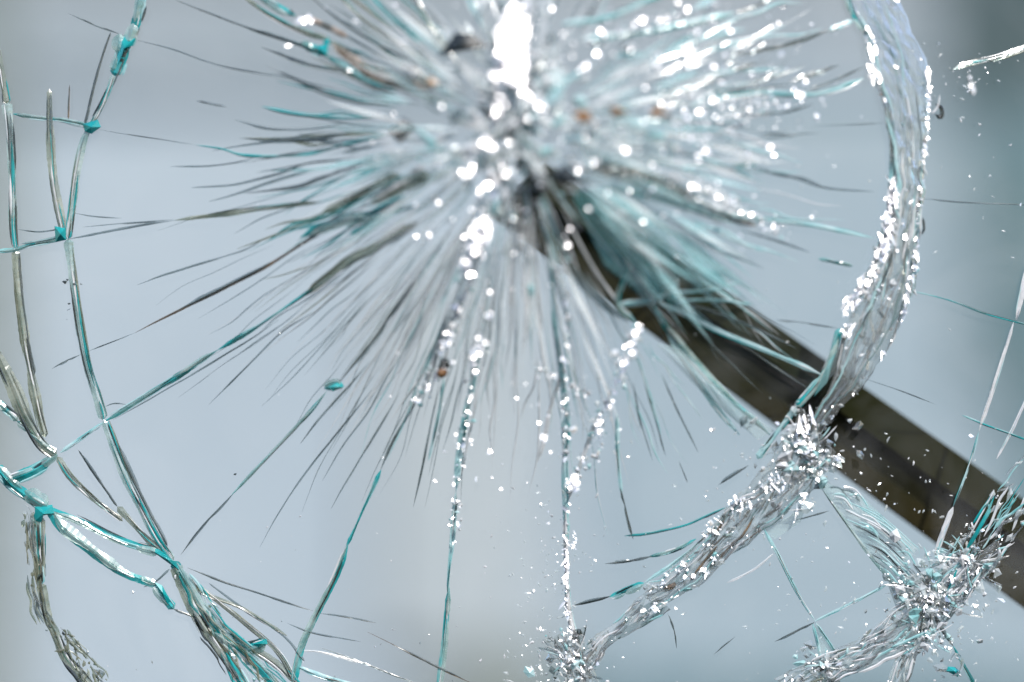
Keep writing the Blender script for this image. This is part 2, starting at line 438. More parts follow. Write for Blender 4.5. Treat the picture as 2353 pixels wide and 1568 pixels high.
RINGS = [
 ([(332,-20),(310,60),(290,105)], 22, 'teal'), ([(290,80),(284,120),(262,175)], 26, 'teal'), ([(262,170),(240,230),(207,292)], 12, 'mix'),
 ([(300,60),(285,130),(258,200)], 5, 'dark'),
 ([(255,75),(235,130),(215,200),(198,270),(193,290)], 6, 'dark'),
 ([(207,292),(190,330),(175,400),(165,480),(156,550)], 13, 'mix'),
 ([(156,550),(163,610),(175,700),(188,780),(200,840),(218,900),(238,965)], 17, 'mix'),
 ([(238,965),(262,1030),(290,1100),(330,1180),(362,1240),(398,1290)], 17, 'mix'),
 ([(248,975),(300,1090),(345,1180),(385,1255)], 6, 'dark'),
 ([(113,205),(115,300),(121,400),(135,480),(150,545)], 13, 'olive'), ([(113,215),(115,290),(118,350)], 6, 'dark'),
 ([(160,195),(158,240),(157,275)], 4, 'brown'),
 ([(-5,110),(8,190),(16,240)], 11, 'olive'),
 ([(16,235),(22,300),(28,400),(30,520),(36,575)], 17, 'mix'), ([(22,260),(26,330),(32,430),(34,520)], 7, 'dark'),
 ([(36,575),(40,640),(46,700),(60,800),(75,880),(90,950),(104,1005)], 16, 'olive'), ([(42,580),(52,680),(62,760),(80,860)], 6, 'dark'),
 ([(-10,805),(30,890),(60,960),(95,1020),(130,1045)], 20, 'olive'),
 ([(-10,920),(20,948),(40,968)], 19, 'teal'), ([(40,968),(80,1000),(128,1044)], 10, 'teal'),
 ([(132,1045),(80,1080),(22,1105)], 22, 'teal'),
 ([(-10,1072),(30,1115),(70,1145),(110,1170)], 26, 'teal'),
 ([(110,1170),(180,1195),(260,1235),(320,1255),(368,1266)], 15, 'teal'),
 ([(110,1170),(140,1215),(200,1260),(270,1310),(330,1335),(360,1345)], 19, 'teal'),
 ([(358,1345),(375,1370),(400,1400)], 19, 'teal'), ([(400,1400),(450,1420)], 7, 'dark'), ([(330,1350),(360,1335),(390,1308)], 6, 'grey'),
 ([(98,1172),(84,1190),(83,1230),(88,1290),(93,1345)], 20, 'teal'), ([(99,1190),(99,1260),(100,1330)], 10, 'olive'),
 ([(93,1340),(110,1420),(125,1450),(150,1510),(180,1545),(215,1590)], 20, 'olive'),
 ([(132,1050),(165,1100),(230,1160),(282,1198)], 11, 'olive'),
 ([(180,1035),(225,1100),(270,1165)], 6, 'dark'), ([(270,1165),(330,1230),(372,1268)], 10, 'olive'),
 ([(398,1290),(430,1345),(460,1400),(500,1450),(545,1490),(600,1540),(640,1590)], 20, 'teal'),
 ([(400,1300),(425,1370),(460,1430),(510,1500),(575,1590)], 18, 'olive'),
 ([(490,1440),(540,1475),(570,1487),(612,1475)], 20, 'teal'), ([(545,1490),(562,1515),(575,1530)], 12, 'aqua'),
 ([(460,1350),(560,1430),(640,1500),(680,1568)], 9, 'olive'), ([(580,1490),(640,1530),(700,1590)], 14, 'olive'),
 ([(480,1340),(560,1400),(650,1460),(700,1520)], 6, 'grey'),
 # right side
 ([(1945,-15),(1965,40),(1995,80)], 12, 'teal'), ([(2020,190),(2040,250),(2050,310),(2052,400),(2045,440)], 16, 'aqua'), ([(2020,195),(2036,250),(2040,300)], 5, 'dark'),
 ([(1930,755),(1905,840),(1870,890),(1830,935)], 18, 'teal'), ([(1940,770),(1925,830),(1880,900)], 14, 'dark'), ([(1830,935),(1780,1000),(1740,1055)], 12, 'aqua'),
]
RADIALS = [
 # left
 ([(155,30),(220,60),(285,82)], 4, 'grey'), ([(310,92),(400,115),(500,150),(600,170),(690,188)], 4.5, 'grey'), ([(640,165),(700,190),(790,225),(900,240)], 8, 'dark'),
 ([(30,262),(80,270),(130,275),(215,292)], 11, 'teal'), ([(225,298),(330,315),(450,333)], 3, 'grey'),
 ([(450,333),(510,342),(560,357),(650,358),(720,352),(800,330),(930,300)], 9, 'tealthin'), ([(390,383),(480,382),(560,370),(590,358)], 5, 'grey'),
 ([(-10,578),(35,573),(80,560),(155,548)], 10, 'teal'), ([(160,550),(260,530),(330,517),(400,507)], 8, 'grey'), ([(400,507),(480,497),(560,485),(640,475),(740,465)], 11, 'olive'),
 ([(170,490),(215,498),(280,502)], 3, 'grey'), ([(190,522),(300,512),(400,505)], 4, 'grey'), ([(40,527),(90,533),(150,525)], 4, 'grey'), ([(50,560),(100,552),(150,540)], 5, 'clearish'),
 ([(120,848),(150,830),(185,815)], 4, 'dark'), ([(200,808),(260,785),(310,765)], 2.5, 'grey'), ([(310,765),(370,735),(430,705),(500,670),(560,640),(620,608),(680,570),(760,520)], 10, 'brown'),
 ([(315,655),(400,625),(480,600),(560,575),(610,548)], 5, 'grey'),
 ([(138,1040),(190,1005),(238,970)], 8, 'aqua'), ([(238,970),(290,940),(400,870),(500,805)], 13, 'teal'), ([(500,805),(600,745),(680,690),(740,650)], 14, 'tealthin'), ([(700,680),(800,600),(860,570),(960,510)], 20, 'olive'),
 ([(260,965),(400,885),(560,790),(640,735)], 5, 'grey'), ([(240,935),(262,927),(290,930)], 3, 'grey'),
 ([(480,930),(560,850),(640,770),(700,730),(735,712)], 5, 'grey'),
 ([(415,1275),(470,1205),(540,1130)], 6, 'dark'), ([(530,1140),(620,1045),(700,960),(752,898)], 8, 'teal'), ([(745,893),(768,884),(790,888)], 22, 'teal'), ([(775,885),(820,830),(870,765),(900,720),(970,620)], 9, 'dark'),
 ([(597,1258),(640,1180),(700,1090),(780,990),(860,890)], 5, 'grey'), ([(690,1020),(740,955),(800,890),(850,830)], 6, 'grey'),
 ([(760,1170),(800,1100),(860,1000),(920,900)], 5, 'grey'),
 ([(672,1590),(690,1500),(720,1430),(770,1330),(800,1250)], 17, 'teal'), ([(795,1260),(835,1170),(875,1080)], 12, 'tealthin'), ([(875,1080),(900,1020),(940,950),(962,910)], 9, 'grey'), ([(962,920),(1000,820),(1030,740)], 10, 'pale'),
 ([(1004,1590),(1020,1480),(1032,1350)], 13, 'teal'), ([(1028,1370),(1040,1230),(1048,1130)], 13, 'aqua'), ([(1048,1130),(1055,1060),(1070,960),(1085,880),(1095,790)], 15, 'aqua'), ([(1042,1160),(1038,1240)], 7, 'white'),
 ([(950,1165),(965,1100),(985,1000),(1010,880)], 6, 'grey'), ([(985,1060),(1005,960),(1020,870)], 8, 'aqua'),
 ([(1345,1590),(1330,1500),(1310,1420),(1303,1350),(1300,1260),(1300,1160)], 16, 'white'), ([(1305,1240),(1300,1160),(1298,1050),(1300,950)], 15, 'aqua'), ([(1300,1160),(1320,1110),(1340,1050),(1370,960)], 10, 'pale'),
 ([(1300,950),(1290,850),(1272,700),(1265,560)], 12, 'aqua'), ([(1235,1060),(1250,1010),(1270,920),(1300,850)], 9, 'pale'),
 ([(1455,1240),(1440,1180),(1426,1120)], 5, 'dark'), ([(1428,1140),(1420,1050),(1418,950)], 9, 'aqua'), ([(1520,1000),(1490,900),(1465,820)], 6, 'aqua'),
 ([(1530,1050),(1505,960),(1480,880)], 5, 'grey'), ([(1605,1040),(1560,950),(1520,860)], 5, 'grey'), ([(1580,1110),(1560,1060)], 4, 'grey'),
 ([(1500,1060),(1470,960),(1455,880)], 5, 'grey'), ([(1700,1000),(1640,930),(1580,840),(1530,760)], 14, 'aqua'),
 ([(430,1305),(520,1340),(600,1365),(720,1405)], 5, 'dark'), ([(735,1410),(790,1417),(865,1432)], 5, 'grey'), ([(430,1330),(470,1365),(560,1400),(660,1462)], 8, 'olive'),
 ([(660,1432),(720,1455),(830,1475)], 4, 'grey'), ([(845,1452),(920,1490),(1000,1532),(1095,1575)], 6, 'brown'), ([(735,1488),(830,1522),(900,1550),(970,1575)], 5, 'grey'), ([(690,1495),(740,1500),(835,1525)], 6, 'pale'),
 ([(680,1530),(740,1555),(820,1575)], 12, 'aqua'),
 # upper left
 ([(400,0),(470,25),(560,60),(650,92),(700,105)], 6, 'grey'), ([(560,60),(650,92),(745,125)], 10, 'dark'), ([(690,100),(745,122)], 24, 'teal'), ([(745,110),(755,85)], 22, 'teal'), ([(745,125),(800,160),(850,190),(910,212)], 17, 'teal'),
 ([(600,108),(680,140),(750,160),(800,165)], 9, 'dark'), ([(550,-15),(620,35),(700,75),(760,90)], 12, 'olive'), ([(580,-20),(640,15),(680,35)], 16, 'teal'), ([(700,-20),(760,30),(830,80),(900,120),(960,150)], 9, 'dark'),
 ([(770,-20),(830,40),(900,90),(970,130)], 8, 'olive'), ([(840,-20),(900,40),(970,100)], 10, 'tealthin'), ([(900,-20),(960,40),(1010,80)], 6, 'grey'), ([(940,-20),(990,30),(1050,90)], 6, 'grey'),
 ([(600,245),(680,262),(780,270),(880,268)], 9, 'tealthin'), ([(450,232),(520,245)], 4, 'grey'), ([(540,275),(620,296),(720,295),(800,280)], 6, 'grey'),
 ([(550,318),(660,322),(730,320),(820,300)], 9, 'dark'), ([(440,432),(540,424),(640,400),(720,370)], 6, 'grey'), ([(560,445),(680,430),(740,408),(830,380)], 8, 'dark'),
 ([(760,95),(800,125),(850,165),(920,190),(1020,192)], 26, 'tan'), ([(770,110),(830,150),(900,180)], 12, 'olive'), ([(700,40),(750,60),(800,85)], 16, 'tan'), ([(1360,388),(1430,395),(1510,420),(1600,465)], 34, 'tan'), ([(1580,450),(1660,490),(1740,520)], 12, 'tan'),
 ([(850,470),(920,430),(990,400)], 26, 'olive'), ([(740,490),(830,445),(920,400)], 20, 'olive'), ([(690,545),(780,505),(860,490),(930,450)], 22, 'teal'), ([(800,540),(880,500),(960,470)], 14, 'tealthin'),
 # upper right
 ([(1290,55),(1380,45),(1450,18),(1540,-20)], 15, 'aqua'), ([(1330,90),(1480,75),(1600,50),(1690,28)], 14, 'aqua'), ([(1690,28),(1730,15),(1775,-5)], 8, 'dark'),
 ([(1690,130),(1780,110),(1850,92),(1910,68)], 9, 'dark'), ([(1905,70),(1960,48)], 13, 'aqua'), ([(1680,165),(1740,145)], 8, 'dark'), ([(1700,115),(1760,75)], 6, 'grey'), ([(1810,188),(1870,170),(1930,150)], 8, 'dark'), ([(1850,210),(1920,185),(1985,155)], 7, 'grey'),
 ([(1700,200),(1790,175),(1850,150)], 7, 'grey'), ([(1630,230),(1730,215),(1840,220),(1920,205),(1985,180)], 14, 'aqua'), ([(1700,262),(1790,260),(1870,240)], 8, 'grey'),
 ([(1740,305),(1830,312)], 6, 'grey'), ([(1560,385),(1660,385),(1740,380)], 13, 'aqua'), ([(1740,385),(1830,410),(1900,432),(2010,441)], 7, 'grey'),
 ([(1480,400),(1600,470),(1700,500),(1850,515),(2010,548)], 11, 'aqua'), ([(1380,430),(1500,450),(1620,490),(1700,515)], 16, 'aqua'), ([(1690,525),(1780,552),(1860,580)], 7, 'grey'), ([(1880,595),(1960,612)], 8, 'teal'),
 ([(1780,735),(1850,742),(1925,755)], 5, 'grey'), ([(1870,290),(2030,283)], 2.5, 'grey'),
 # over the bar
 ([(1495,690),(1570,720),(1660,765),(1770,810),(1890,862)], 13, 'aqua'), ([(1500,705),(1600,740),(1700,790),(1790,850),(1860,895)], 6, 'grey'), ([(1560,690),(1700,740),(1830,800)], 9, 'grey'),
 ([(1540,672),(1620,668),(1700,650)], 9, 'aqua'), ([(1560,690),(1650,690),(1730,700)], 7, 'aqua'), ([(1440,540),(1500,610),(1540,680),(1560,700)], 26, 'teal'), ([(1500,700),(1550,780),(1640,880),(1770,1000)], 15, 'teal'),
 ([(1460,580),(1420,690),(1460,740)], 12, 'teal'), ([(1560,640),(1545,665),(1500,690),(1420,700)], 14, 'aqua'),
 # lower right
 ([(1435,1232),(1500,1225),(1580,1205),(1670,1165)], 8, 'tealthin'), ([(1390,1296),(1440,1290),(1500,1278)], 6, 'dark'), ([(1490,1280),(1550,1265),(1600,1238)], 9, 'teal'),
 ([(1315,1392),(1360,1382),(1405,1370)], 9, 'dark'), ([(1400,1372),(1440,1355),(1480,1340)], 15, 'teal'), ([(1480,1340),(1560,1285),(1640,1215),(1720,1130)], 9, 'aqua'), ([(1650,1115),(1720,1070)], 6, 'dark'),
 ([(1755,1215),(1790,1280),(1830,1360),(1872,1425)], 10, 'aqua'), ([(1775,1250),(1810,1320),(1850,1390)], 4, 'dark'), ([(1780,1475),(1830,1450),(1872,1430)], 5, 'dark'), ([(1872,1428),(1960,1385),(2040,1342)], 6, 'aqua'), ([(1875,1432),(1920,1500),(1935,1520)], 7, 'aqua'), ([(1868,1432),(1882,1500),(1890,1575)], 7, 'aqua'),
 ([(1830,1195),(1905,1174)], 5, 'dark'), ([(1640,1505),(1690,1462)], 4, 'dark'), ([(1535,1410),(1550,1450),(1555,1490)], 4, 'dark'), ([(1780,1270),(1730,1310),(1670,1340)], 5, 'pale'), ([(1690,1240),(1650,1290)], 4, 'grey'),
 ([(2365,600),(2335,735)], 11, 'white'), ([(2330,740),(2290,870),(2250,990)], 11, 'white'), ([(2250,990),(2225,1075),(2190,1165)], 5, 'aqua'), ([(2190,1165),(2170,1215),(2148,1278)], 14, 'white'),
 ([(2365,900),(2330,980),(2290,1055)], 7, 'white'), ([(2090,668),(2180,690),(2260,720),(2370,750)], 5, 'tealthin'), ([(1985,870),(2060,895),(2150,930)], 3, 'grey'), ([(2210,955),(2260,975),(2370,1015)], 6, 'tealthin'),
 ([(2110,455),(2200,465),(2370,472)], 3, 'grey'), ([(2190,160),(2230,145),(2290,133),(2370,103)], 13, 'mix'),
 ([(2145,1410),(2165,1445),(2190,1485)], 12, 'dark'), ([(2190,1485),(2215,1530),(2250,1590)], 10, 'tealthin'),
]
for i, (pts, w, sty) in enumerate(RINGS):
    mb = MB(); crack(mb, random.Random(100 + i), pts, w * 1.2, sty, (.02, .02)); mb.build('ring_crack', pane)
order = sorted(range(len(RADIALS)), key=lambda i: -RADIALS[i][1] * len(RADIALS[i][0]))
fine = MB()
for r, i in enumerate(order):
    pts, w, sty = RADIALS[i]
    t = (.25, .25) if sty in ('grey', 'dark', 'brown') else (.12, .12)
    if r < 95:
        mb = MB(); crack(mb, random.Random(500 + i), pts, w, sty, t); mb.build('radial_crack', pane)
    else:
        crack(fine, random.Random(500 + i), pts, w, sty, t)

# fine radial hairlines fanning out from the impact
R = random.Random(7)
CX, CY = 1190.0, 300.0
STY.update(hgrey=(('hairgrey', .8), []), hdark=(('dark', .4), [('hairgrey', 1, .8)]), hteal=(('hairteal', .9), []),
           holive=(('hairolive', 1.), []), hpale=(('hair', .9), []), haqua=(('hairaqua', .9), [('hair', 1, .4)]))
def fan(a0, a1, count, r0, r1, table, w=(2.5, 7), curve=0.12):
    for _ in range(count):
        a = math.radians(R.uniform(a0, a1)); ra = R.uniform(*r0); rb = ra + R.uniform(*r1); c = R.gauss(0, curve)
        pts = []
        for q in range(5):
            t = q / 4; rr = ra + (rb - ra) * t
            an = a + c * (t - .3) * .6 + R.gauss(0, .006)
            pts.append((CX + math.cos(an) * rr, CY - math.sin(an) * rr * .98))
        crack(fine, R, pts, R.uniform(*w), pick(R, table), (.35, .35), step=12, wobble=1.2)
fan(168, 215, 46, (260, 440), (100, 330), [('hgrey', 5), ('hdark', 2.2), ('hteal', 4), ('holive', 1)], (3, 8), .09)
fan(212, 246, 66, (220, 520), (140, 440), [('hgrey', 6), ('hdark', 1), ('hpale', 8), ('holive', 1)], (1.4, 3.6), .04)
fan(240, 285, 80, (180, 560), (120, 420), [('hgrey', 3), ('hpale', 7), ('haqua', 3)], (2, 6), .05)
fan(282, 325, 42, (320, 650), (120, 300), [('hgrey', 4), ('haqua', 4), ('hpale', 3)], (1.8, 5), .06)
fan(125, 168, 34, (200, 420), (120, 300), [('hgrey', 4), ('hdark', 2), ('hteal', 3), ('holive', 2)], (2.5, 7), .08)
fan(-20, 30, 64, (220, 560), (100, 240), [('hgrey', 4), ('haqua', 6), ('hpale', 4), ('hdark', 1.5)], (2.5, 8), .08)
fan(318, 340, 34, (200, 480), (150, 300), [('haqua', 7), ('hgrey', 1), ('hpale', 3), ('hteal', 2)], (3, 10), .06)
fan(30, 125, 36, (150, 280), (80, 200), [('hgrey', 4), ('hpale', 4), ('haqua', 2)], (2.5, 6), .1)
fan(200, 330, 50, (60, 250), (150, 420), [('hpale', 5), ('haqua', 2)], (2, 6), .05)
fan(195, 262, 26, (420, 640), (160, 420), [('hgrey', 6), ('hdark', 1)], (1.5, 3.2), .02)
o = fine.build('fine_cracks', pane); o['kind'] = 'stuff'

# ------------------------------------------------------------------ frosted, crushed heart of the impact
def polar_mat(name):
    m, n, l = new_mat(name)
    a = n.new("ShaderNodeAttribute"); a.attribute_name = 'polar'; d = n.new("ShaderNodeAttribute"); d.attribute_name = 'density'
    tn = n.new("ShaderNodeAttribute"); tn.attribute_name = 'tint'
    def nz(off, sc, det):
        mp = n.new("ShaderNodeMapping"); mp.inputs['Location'].default_value = (off, off, off); l.new(a.outputs['Vector'], mp.inputs[0])
        t = n.new("ShaderNodeTexNoise"); t.inputs['Scale'].default_value = sc; t.inputs['Detail'].default_value = det; t.inputs['Roughness'].default_value = .62
        l.new(mp.outputs[0], t.inputs['Vector']); return t.outputs[0]
    def ramp(x, stops):
        q = n.new("ShaderNodeValToRGB"); l.new(x, q.inputs[0]); e = q.color_ramp.elements
        while len(e) < len(stops): e.new(.5)
        for i, (p, c) in enumerate(stops): e[i].position = p; e[i].color = tuple(c) + (1,)
        return q.outputs[0]
    white = ramp(nz(3, 1.0, 4), [(.33, (.36, .44, .43)), (.45, (.80, .86, .86)), (.6, (.97, .97, .97))])
    teal = ramp(nz(9, 1.0, 4), [(.33, (.03, .16, .16)), (.45, (.12, .45, .47)), (.55, (.50, .78, .80)), (.65, (.88, .94, .95))])
    mx = n.new("ShaderNodeMixRGB"); l.new(tn.outputs['Fac'], mx.inputs[0]); l.new(white, mx.inputs[1]); l.new(teal, mx.inputs[2])
    al = ramp(nz(20, .9, 5), [(.34, (.3, .3, .3)), (.62, (1, 1, 1))])
    mu = n.new("ShaderNodeMath"); mu.operation = 'MULTIPLY'; l.new(al, mu.inputs[0]); l.new(d.outputs['Fac'], mu.inputs[1])
    df = n.new("ShaderNodeBsdfDiffuse"); l.new(mx.outputs[0], df.inputs[0]); tr = shader(n, 'Transparent')
    gl = shader(n, 'Glossy', (1, 1, 1), .35)
    out(m, n, l, mixs(n, l, tr.outputs[0], mixs(n, l, df.outputs[0], gl.outputs[0], .05), mu.outputs[0]))
    return m
M['frostzone'] = polar_mat("crushed_radial_frost")
def lut(t, a):
    a %= 360
    for (a0, v0), (a1, v1) in zip(t, t[1:]):
        if a0 <= a <= a1: return v0 + (v1 - v0) * (a - a0) / max(1e-6, a1 - a0)
    return t[-1][1]
RMAX = [(0, 560), (20, 540), (40, 420), (70, 330), (110, 330), (150, 430), (180, 420), (205, 430), (225, 520), (245, 640), (270, 680), (295, 560), (312, 520), (322, 560), (340, 600), (360, 560)]
TINT = [(0, .55), (25, .6), (50, .5), (80, .2), (120, .45), (150, .6), (180, .85), (205, .8), (225, .35), (245, .1), (285, .1), (305, .4), (318, 1), (335, .9), (345, .4), (360, .55)]
DENS = [(0, .7), (40, .65), (60, .5), (120, .55), (150, .7), (200, .85), (225, .9), (250, .95), (280, .8), (300, .5), (315, .6), (335, .65), (360, .6)]
def frost_zone(off, seed, k, size=1.0, white=1.0):
    Rz = random.Random(seed); na, nr = 220, 16; vs = []; pol = []; den = []; tin = []
    jag = wob(Rz, na, .16, 2); jag2 = wob(Rz, na, .25, 5)
    for i in range(na):
        ad = 360 * i / na; a = math.radians(ad); rm = lut(RMAX, ad) * (1 + jag[i] * .7) * size
        for j in range(nr + 1):
            t = j / nr; rr = 6 + rm * t
            vs.append(at(CX + math.cos(a) * rr, CY - math.sin(a) * rr * .98, off + Rz.uniform(-.0004, .0004)))
            pol += [math.cos(a + .00025 * rr) * 13 + seed, math.sin(a + .00025 * rr) * 13, rr * .0045]
            den.append(min(.93, k * lut(DENS, ad) * (1 + jag2[i]) * (1 - t) ** .85 * 1.25)); tin.append(min(1, lut(TINT, ad)) * min(1, t * 3) * white)
    fs = [(i * (nr + 1) + j, i * (nr + 1) + j + 1, ((i + 1) % na) * (nr + 1) + j + 1, ((i + 1) % na) * (nr + 1) + j) for i in range(na) for j in range(nr)]
    mb = MB(); mb.add(vs, fs, 'frostzone'); o = mb.build('frosted_zone', pane, True); me = o.data
    A_ = me.attributes.new('polar', 'FLOAT_VECTOR', 'POINT'); A_.data.foreach_set('vector', pol)
    A_ = me.attributes.new('density', 'FLOAT', 'POINT'); A_.data.foreach_set('value', den)
    A_ = me.attributes.new('tint', 'FLOAT', 'POINT'); A_.data.foreach_set('value', tin)
frost_zone(-.0025, 3, 1.2); frost_zone(-.0055, 8, .85); frost_zone(-.0075, 15, 1.15, .42, .5)
def flakes(name, spec):
    mb = MB()
    for (a0, a1, cnt, r0, r1, ln, wd, table) in spec:
        for _ in range(cnt):
            a = math.radians(R.uniform(a0, a1)); rr = R.uniform(r0, r1); L = R.uniform(*ln); w = R.uniform(*wd)
            ca, sa = math.cos(a), -math.sin(a); c2, s2 = math.cos(a + R.gauss(0, .15)), -math.sin(a + R.gauss(0, .15))
            px, py = CX + ca * rr, CY + sa * rr
            off = R.uniform(-.006, -.001)
            q = [(px, py), (px + c2 * L * .4 - s2 * w, py + s2 * L * .4 + c2 * w), (px + c2 * L, py + s2 * L), (px + c2 * L * .5 + s2 * w, py + s2 * L * .5 - c2 * w)]
            vs = [at(x, y, off + R.uniform(-.0012, .0012)) for x, y in q]
            vs += [v + Vector((0, .0003, 0)) for v in vs]
            mb.add(vs, [(0, 1, 2, 3), (7, 6, 5, 4), (0, 4, 5, 1), (1, 5, 6, 2), (2, 6, 7, 3), (3, 7, 4, 0)], pick(R, table))
    o = mb.build(name, pane); return o
F, FT, FD = 'frost', 'frost_teal', 'frost_dark'
o = flakes('frosted_flakes', [
    (0, 360, 50, 0, 150, (50, 120), (6, 22), [(F, 8), (FT, 1)]),
    (228, 290, 70, 120, 420, (120, 380), (2, 9), [(F, 10), (FT, .7)]),
    (165, 230, 40, 120, 330, (80, 240), (2, 9), [(F, 4), (FT, 3), (FD, 1)]),
    (-22, 35, 60, 120, 500, (60, 200), (3, 12), [(F, 7), (FT, 4)]),
    (310, 332, 46, 160, 480, (120, 260), (3, 11), [(F, 2), (FT, 6)]),
    (100, 165, 30, 80, 280, (80, 220), (2, 9), [(F, 3), (FT, 3), (FD, 1)]),
]); o['kind'] = 'stuff'

mb = MB()
for _ in range(330):
    a = R.uniform(0, 2 * math.pi); rr = abs(R.gauss(0, 130))
    chip(mb, R, CX + math.cos(a) * rr, CY - 40 + math.sin(a) * rr * 1.25, R.uniform(5, 18), pick(R, [('thin', 8), ('white', 4), ('hairaqua', 2), ('hairgrey', 1), ('dark', .2)]), R.uniform(1, 2.5), a + R.gauss(0, .5), R.uniform(-.005, .001))
def blob(cx, cy, rx, ry, n, r, ang=0.0, jit=.12):
    for _ in range(int(n * 1.7)):
        a = R.uniform(0, 2 * math.pi); q = math.sqrt(R.random())
        x, y = math.cos(a) * q * rx, math.sin(a) * q * ry
        facet(mb, R, cx + x * math.cos(ang) - y * math.sin(ang), cy + x * math.sin(ang) + y * math.cos(ang), r * R.uniform(.5, 1.1), jit=jit, off=R.uniform(-.008, -.005), full=R.random() < .35, asp=R.uniform(1, 1.6), ang=R.uniform(0, 3))
blob(1178, 105, 26, 92, 70, 15); blob(1172, 150, 26, 40, 30, 15)
blob(1190, 30, 22, 40, 14, 8)
blob(1215, 225, 24, 20, 5, 6); blob(1240, 245, 14, 14, 4, 10); blob(1145, 230, 20, 30, 10, 8)
blob(1100, 550, 15, 52, 34, 12, .35); blob(1078, 612, 14, 14, 6, 9)
blob(1110, 395, 70, 16, 8, 6); blob(1120, 330, 12, 30, 6, 8)
blob(1100, 795, 12, 36, 14, 7, .4, .2); blob(1028, 780, 9, 40, 10, 6, .3, .25); blob(1125, 725, 8, 8, 3, 9)
blob(1450, 800, 11, 52, 16, 7, .35, .2); blob(1318, 1112, 8, 20, 8, 9, .2); blob(1248, 1015, 7, 14, 5, 7, .2)
blob(1600, 410, 60, 50, 14, 5, 0, .45); blob(1670, 462, 50, 14, 10, 5, .3, .4)
blob(705, 45, 18, 8, 6, 9)
for x_, y_, r_ in ((1335,268,16),(1350,262,10),(1415,258,16),(1430,260,12),(1508,258,14),(1530,262,9),(990,190,12)): chip(mb, R, x_, y_, r_, 'amber', 1.5, 0, -.008)
o = mb.build('crushed_impact_core', pane); o['kind'] = 'stuff'
mb = MB()
# scattered sparkles by zone: cx, cy, sx, sy, n, size
for cx, cy, sx, sy, n_, r in ((1200, 200, 90, 180, 90, 6), (1180, 480, 90, 150, 60, 6), (1090, 700, 70, 150, 45, 5.5), (1640, 230, 130, 90, 80, 6.5), (1560, 380, 120, 80, 60, 6.5), (1550, 60, 170, 40, 50, 6.5),
                          (1350, 900, 110, 80, 55, 5.5), (1080, 1000, 90, 110, 40, 5), (1400, 250, 140, 120, 50, 6), (1000, 350, 90, 120, 30, 6), (1750, 500, 120, 60, 16, 5), (800, 60, 120, 50, 14, 5), (1730, 230, 120, 40, 30, 6)):
    for _ in range(int(n_ * (1.6 if cy < 500 else .9))):
        facet(mb, R, R.gauss(cx, sx), R.gauss(cy, sy), r * R.choice((.6, .8, 1, 1.5)), jit=R.choice((.1, .3, .5, .7)), off=R.uniform(-.006, -.002))
o = mb.build('sparkling_grains', pane); o['kind'] = 'stuff'

# wedge shards round the hole, painted with the dark seen through them, and teal ones over the bar
def shard(name, poly, k, off=-.001, th=.0016, label=None):
    mb = MB(); n = len(poly); c = (sum(p[0] for p in poly) / n, sum(p[1] for p in poly) / n)
    vs = [at(x, y, off) for x, y in poly] + [at(c[0], c[1], off - th)] + [at(x, y, off + .0006) for x, y in poly]
    fs = [(i, (i + 1) % n, n) for i in range(n)] + [(n + 1 + (i + 1) % n, n + 1 + i, i, (i + 1) % n) for i in range(n)] + [tuple(n + 1 + i for i in range(n))[::-1]]
    mb.add(vs, fs, k); return mb.build(name, pane)
M['shade'] = tinted("painted_dark_shard", (0.3, 0.33, 0.32), [(0.3, (0.008, 0.010, 0.009)), (0.7, (0.05, 0.06, 0.055))], 0.8, 0.1)  # in the hole shards this colour stands for dark seen through glass
M['film'] = haze_mat("teal_film", [(0.3, (0.05, 0.30, 0.32)), (0.6, (0.30, 0.60, 0.62))], 0.74)
M['film_pale'] = haze_mat("pale_aqua_film", [(0.3, (0.35, 0.55, 0.56)), (0.6, (0.6, 0.74, 0.75))], 0.7)
shard('glass_shard', [(1262, 405), (1300, 378), (1345, 420), (1290, 424)], 'shade', -.006)
shard('glass_shard', [(1212, 440), (1240, 405), (1262, 425), (1228, 470)], 'shade', -.004)
shard('glass_shard', [(1205, 385), (1262, 395), (1250, 440), (1225, 455)], 'shade')
shard('glass_shard', [(1005, 130), (1045, 76), (1085, 76), (1122, 108), (1065, 118)], 'shade', -.006)
shard('glass_shard', [(1095, 235), (1125, 250), (1150, 275), (1125, 278)], 'shade')
shard('glass_shard', [(890, 300), (925, 270), (960, 290), (920, 330)], 'shade')
shard('glass_shard', [(1200, 530), (1230, 500), (1262, 590), (1215, 555)], 'shade')
shard('glass_shard', [(1285, 590), (1310, 600), (1400, 695), (1452, 745), (1390, 715), (1320, 650)], 'hairgrey')
shard('glass_shard', [(1310, 440), (1400, 430), (1530, 520), (1560, 640), (1500, 700), (1390, 610)], 'film')
shard('glass_shard', [(1320, 300), (1450, 275), (1560, 330), (1540, 380), (1350, 390)], 'film_pale')
shard('glass_shard', [(1345, 400), (1500, 395), (1640, 470), (1690, 520), (1560, 480), (1420, 440)], 'film_pale')
shard('glass_shard', [(1510, 790), (1560, 800), (1680, 920), (1780, 990), (1740, 1010), (1610, 900)], 'film_pale')

